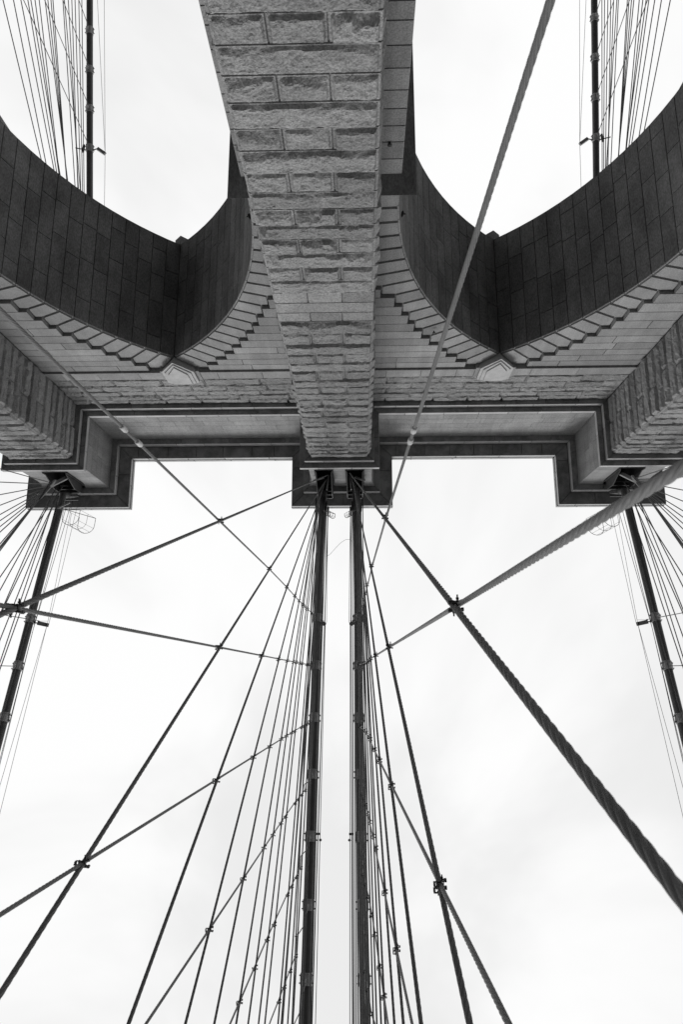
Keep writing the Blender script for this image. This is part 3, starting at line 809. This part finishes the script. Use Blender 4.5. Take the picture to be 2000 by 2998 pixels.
# ------------------------------------------------------------------ hand wires, outriggers, cages, small ironwork
def wire(name, pts, r, label, cat, group=None, m='thin'):
    mb = MB(); mb.tube(pts, r, 6)
    P = pts[-1]
    return tag(mb.build(name, m, None, origin=(P[0], P[1], P[2] + EYE), smooth=True), label, cat, group)
for sg, cx_, inner in ((-1, -16.25, False), (1, 16.2, False), (-1, None, True), (1, None, True)):
    side = NAMES[sg]; y = -2.62
    xc = inner_x(sg, y) if inner else cx_
    hc = cab_h(y)
    which = f'{side} middle cable' if inner else f'outer {side} cable'
    L_ = 0.42 if inner else 0.95
    xt = xc - sg * L_
    root = thing('outrigger_bracket', (xc - sg * .2, y, hc), f'steel outrigger arm sticking out inward from the {which}', 'bracket', 'outrigger arms on the cables')
    mb = MB()
    x0, x1 = xc - sg * (.22 if inner else .42), xt
    mb.box(min(x0, x1), max(x0, x1), y - .10, y - .085, hc + .0, hc + .02); mb.box(min(x0, x1), max(x0, x1), y + .085, y + .10, hc, hc + .02)
    mb.bar((x0, y - .09, hc + .1), (x1, y + .02, hc + .1), .02, .20); mb.bar((x0, y, hc), (x1, y + .11, hc), .20, .018); mb.bar((x0, y, hc + .2), (x1, y + .11, hc + .2), .20, .018)
    mb.build('channel_arm', 'steel', root)
    mb = MB(); mb.bar((xc - sg * .2, y, hc + .05), (x0 - sg * .05, y, hc + .05), .06, .06); mb.bar((x0, y - .12, hc + .2), (x0, y - .12, hc - .1), .03)
    mb.build('bracket_foot', 'iron', root)
    mb = MB(); mb.bar((xt, y + .1, hc + .02), (xt, y + .1, hc - .10), .07); mb.build('wire_grip', 'iron', root)
    # wires held by the arm
    yt = -9.6 if not inner else -10.4
    g = 'hand wires alongside the cables'
    for k, (dx, dx2) in enumerate(((0.02, 0.35), (-0.06, 0.1))):
        if inner: dx2 = 0.02 * k + .05
        wire('hand_wire', [(xt + sg * dx, y, hc + .08), (xt + sg * (dx + dx2) , yt, cab_h(yt) + .2)], .011,
             f'{"nearer" if k else "farther"} thin wire from the outrigger arm up to the tower beside the {which}', 'wire', g)
        if not inner:
            wire('hand_wire', [(xt + sg * .0, y + .1, hc), (xt + sg * (.05 + .25 * k), 6.5, cab_h(6.5) + .1 - .3 * k), (xt + sg * (.05 + .3 * k), 14, cab_h(14) + .1)], .011,
                 f'{"slanting" if k else "straight"} thin wire running down from the outrigger arm beside the {which}', 'wire', g)
    if inner:
        wire('hand_wire', [(xt, y + .1, hc), (xt + sg * .02, 6.97, cab_h(6.97) + .05), (xt + sg * .04, 18, cab_h(18) + .05)], .015, f'single hand wire running down from the outrigger arm beside the {which}', 'wire', g)
        y7 = 6.97; c7 = thing('wire_clip', (xt, y7, cab_h(y7)), f'small black clip pair on the hand wire beside the {which}', 'clip', 'wire clips')
        mb = MB(); mb.bar((xt - .02, y7 - .12, cab_h(y7) + .03), (xt + sg * .18, y7 - .12, cab_h(y7) + .03), .09, .07); mb.build('clip_block', 'iron', c7)
        mb = MB(); mb.bar((xt, y7 + .06, cab_h(y7) - .05), (xt, y7 + .16, cab_h(y7) - .08), .08); mb.bar((xt - .07, y7 + .11, cab_h(y7) - .06), (xt + .07, y7 + .11, cab_h(y7) - .06), .03); mb.build('clip_bolt', 'iron', c7)
    else:
        for k, dx in enumerate((0.36, 0.12)):
            wire('hand_wire', [(cx_ - sg * dx - sg * .2, -9.6, cab_h(-9.6) + .1), (cx_ - sg * .27, -2.3, cab_h(-2.3) + .05), (cx_ - sg * .34 - sg * .12 * k, 12, cab_h(12))], .016,
                 f'{"thicker" if k else "slack"} travel wire hugging the inward side of the {which}', 'wire', g)
        # wires of the far side
        tip = (cx_ - sg * 1.05, -32.65, cab_h(-33.0) - .05)
        for k, P_ in enumerate((((sg * 15.63), -56.0, 34.1), ((sg * 16.7), -56.0, 34.2), (sg * 15.25, -24.2, 39.9))):
            wire('hand_wire', [P_, tip], .013, f'{("straight", "slanting", "short lower")[k]} thin wire at the outrigger arm seen through the {side} arch', 'wire', g)
        yq = -33.0; hq = cab_h(yq)
        root = thing('outrigger_bracket', (cx_, yq, hq), f'pale outrigger arm on the far cable seen through the {side} arch', 'bracket', 'outrigger arms on the cables')
        mb = MB(); mb.bar((cx_ - sg * .5, yq - .1, hq), (cx_ - sg * 1.05, yq + .35, hq - .05), .2, .12); mb.build('channel_arm', 'steel', root)
        mb = MB(); mb.bar((cx_ - sg * .2, yq, hq), (cx_ - sg * .55, yq - .1, hq), .05); mb.bar((cx_ + sg * .2, yq, hq), (cx_ + sg * .9, yq - .1, hq - .1), .05)
        mb.build('bracket_foot', 'iron', root)
        mb = MB(); mb.bar((cx_ + sg * .35, yq - .3, hq - .1), (cx_ + sg * .35, yq + .3, hq - .2), .12); mb.build('pulley_block', 'iron', root)

# anchor struts with sockets by the outer portals
for sg in (-1, 1):
    side = NAMES[sg]; cx_ = sg * 16.25
    root = thing('stay_anchor', (cx_, -10.2, 37.6), f'grey steel anchor bar with stay sockets beside the outer {side} portal', 'anchor', 'stay anchors beside the outer portals')
    mb = MB(); mb.bar((cx_ - sg * .45, -11.0, 38.3), (cx_ + sg * .1, -10.35, 37.6), .2, .12); mb.bar((cx_ - sg * .05, -10.7, 37.8), (cx_ + sg * .1, -9.4, 36.5), .12, .16); mb.build('anchor_bar', 'steel', root)
    mb = MB()
    for i in range(12):
        t = i / 11; A = np.array((cx_, -10.5 + 1.0 * t, 37.6 - 1.1 * t)); B = np.array((cx_ + sg * .25, OUT_D[i], -7.0)); d = (B - A) / np.linalg.norm(B - A)
        mb.tube([A - d * .1, A + d * .35, A + d * .45], [.06, .05, .03], 8)
    mb.build('socket', 'iron', root)
for sg in (-1, 1):
    side = NAMES[sg]
    root = thing('stay_anchor', (inner_x(sg, -11) + .0, -11.0, 38.6), f'dark tangle of stay sockets at the mouth of the {side} middle portal', 'anchor', 'stay sockets at the middle portals')
    mb = MB(); T0, T1 = ST_T[sg]
    for i, (A, B) in enumerate(stays[sg]):
        d = (B - A) / np.linalg.norm(B - A); mb.tube([A - d * .25, A - d * .1, A + d * .3, A + d * .42], [.03, .055, .048, .03], 8)
    mb.build('socket', 'iron', root)
    mb = MB(); a = T0; mb.bar((a[0] - .3 * sg * -1, -11.1, 38.9), (a[0] + sg * .9, -10.9, 39.0), .10, .16); mb.bar((a[0], -11.1, 38.6), (a[0] + sg * .1, -10.2, 38.4), .08); mb.build('anchor_bar', 'steel', root)

for (xa, xb), nm in zip(HOLES, ('left middle', 'right middle', 'outer left', 'outer right')):
    root = thing('cable_hood', ((xa + xb) / 2, -10.7, 39.0), f'black iron hood around the cable at the mouth of the {nm} portal', 'hood', 'iron hoods at the cable portals')
    y0, y1 = -YB + .32, (-10.15 if abs(xa) < 3 else -10.55)
    mb = MB(); mb.box(xa + .02, xb - .02, y0, y1, 40.02, 40.08); mb.build('hood_roof', 'iron', root)
    for q in (xa + .02, xb - .08):
        mb = MB(); mb.add([(q, y0, 37.75), (q, y0, 40.02), (q, y1, 40.02), (q, y1, 39.1), (q + .05, y0, 37.75), (q + .05, y0, 40.02), (q + .05, y1, 40.02), (q + .05, y1, 39.1)],
                          [(0, 1, 2, 3), (7, 6, 5, 4), (0, 3, 7, 4), (3, 2, 6, 7), (0, 4, 5, 1), (1, 5, 6, 2)]); mb.build('hood_side', 'iron', root)
    mb = MB(); xm = (xa + xb) / 2
    for e in range(5): mb.bar((xa + .06, y0 + .12 + e * .22, 39.75), (xb - .06, y0 + .12 + e * .22, 39.75), .05, .12)
    mb.build('hood_slats', 'iron', root)

# safety cages
def cage(p, sc, sg, label):
    root = thing('safety_cage', p, label, 'cage', 'hooped safety cages by the cables')
    p = np.array(p, float); ax = np.array((-sg * 0.80, 0.42, 0.1)); ax /= np.linalg.norm(ax)
    up = np.array((0, -1.0, .25)); up /= np.linalg.norm(up); sd = np.cross(ax, (0, 0, 1.0)); sd = np.array((-sg * .75, 0, .66)); sd /= np.linalg.norm(sd)
    sd = np.array((1.0, 0.05, 0.1)); dn = np.array((0.0, 1.0, -0.25))
    hoops = []
    for k, e in enumerate((0, .42, .84)):
        c = p + ax * e * sc * 1.1
        pts = [c - sd * .42 * sc - dn * .45 * sc] + [c - sd * .42 * sc * math.cos(a) + dn * .42 * sc * math.sin(a) for a in np.linspace(0, math.pi, 11)] + [c + sd * .42 * sc - dn * .45 * sc]
        mb = MB(); mb.tube(pts, .014 if k != 1 else .010, 6); mb.build('hoop', 'thin', root, smooth=True); hoops.append(pts)
    mb = MB()
    for i in (0, 2, 4, 6, 8, 10, 12):
        mb.tube([hoops[0][i], hoops[1][i], hoops[2][i]], .007, 5)
    mb.build('cage_bars', 'thin', root)
    mb = MB(); mb.bar(hoops[0][0], hoops[2][12], .03); mb.bar(hoops[0][0], p + np.array((sg * .9, -.6, .3)) * (1 if sc > .8 else .3), .04 * min(1, sc + .3)); mb.bar(hoops[0][12], hoops[0][0], .03)
    if sc > .8: mb.bar(p + np.array((sg * .9, -.6, .3)), p + np.array((sg * .2, -.9, .2)), .09, .05)
    mb.build('cage_arm', 'steel', root)
cage((-14.75, -8.35, 36.9), 1.05, -1, 'hooped safety cage sticking out beside the outer left cable under the cornice')
cage((14.55, -8.1, 36.9), 1.05, 1, 'hooped safety cage sticking out beside the outer right cable, half behind the thick rope')
cage((-0.66, -8.5, 37.0), .32, -1, 'small hooped cage at the inward side of the left middle cable')
cage((0.60, -8.5, 37.0), .28, 1, 'small hooped cage at the inward side of the right middle cable')
wire('loose_wire', [(x, float(np.interp(x, [-.75, -.6, -.35, 0, .3, .5, .62], [-6.3, -6.34, -6.62, -7.0, -7.2, -7.2, -7.12])), 37.7) for x in np.linspace(-.75, .62, 24)], .008, 'loose thin wire drooping between the two middle cables', 'wire')

# iron rings let into the masonry
def ring(p, nrm, label, r=.13):
    root = thing('iron_ring', p, label, 'ring', 'iron rings in the masonry')
    p = np.array(p, float); nrm = np.array(nrm, float)
    a = np.cross(nrm, (0, 0, 1.0)); a /= np.linalg.norm(a); b = np.cross(nrm, a)
    mb = MB(); mb.tube([p + nrm * .05 + a * r * .6 * math.cos(t) + b * r * .6 * math.sin(t) for t in np.linspace(0, 2 * math.pi, 17)[:-1]], .03, 8, closed=True); mb.build('hoop', 'iron', root, smooth=True)
    mb = MB(); mb.bar(p - nrm * .05, p + nrm * .08 - b * .0, .05); mb.build('staple', 'iron', root)
ring((2.64, -15.1, 20.75), (-.97, 0, -.25), 'black iron ring on the arch jamb right of the middle buttress')
ring((-2.64, -15.1, 20.75), (.97, 0, -.25), 'black iron ring on the arch jamb left of the middle buttress')
ring((1.99, -YW + .02, 16.75), (0, 1, 0), 'black iron ring between two courses of the pier right of the middle buttress', .06)
ring((8.75, -YW + .05, 35.62), (0, 1, 0), 'small iron ring under the moulding right of the right keystone', .07)
ring((4.35, -YW + .0, 27.9), (0, 1, 0), 'small iron ring on the stepped courses left of the right arch ring', .07)
ring((-2.75, -YW + .05, 35.6), (0, 1, 0), 'small iron ring under the moulding left of the middle buttress', .07)

# ------------------------------------------------------------------ walkway, roads, river (below the camera; they light the undersides)
mb = MB(); mb.box(-2.3, 2.3, -60, 120, -EYE - .3, -EYE); tag(mb.build('walkway', 'deck'), kind='structure')
for sg in (-1, 1):
    mb = MB(); a, b_ = sg * 3.2, sg * 16.6
    mb.box(min(a, b_), max(a, b_), -90, 150, -7.8, -7.05); tag(mb.build('road', 'road'), kind='structure')
mb = MB(); mb.add([(-1500, -1500, -41), (1500, -1500, -41), (1500, 1500, -41), (-1500, 1500, -41)], [(0, 1, 2, 3)]); tag(mb.build('river', 'water'), kind='structure')
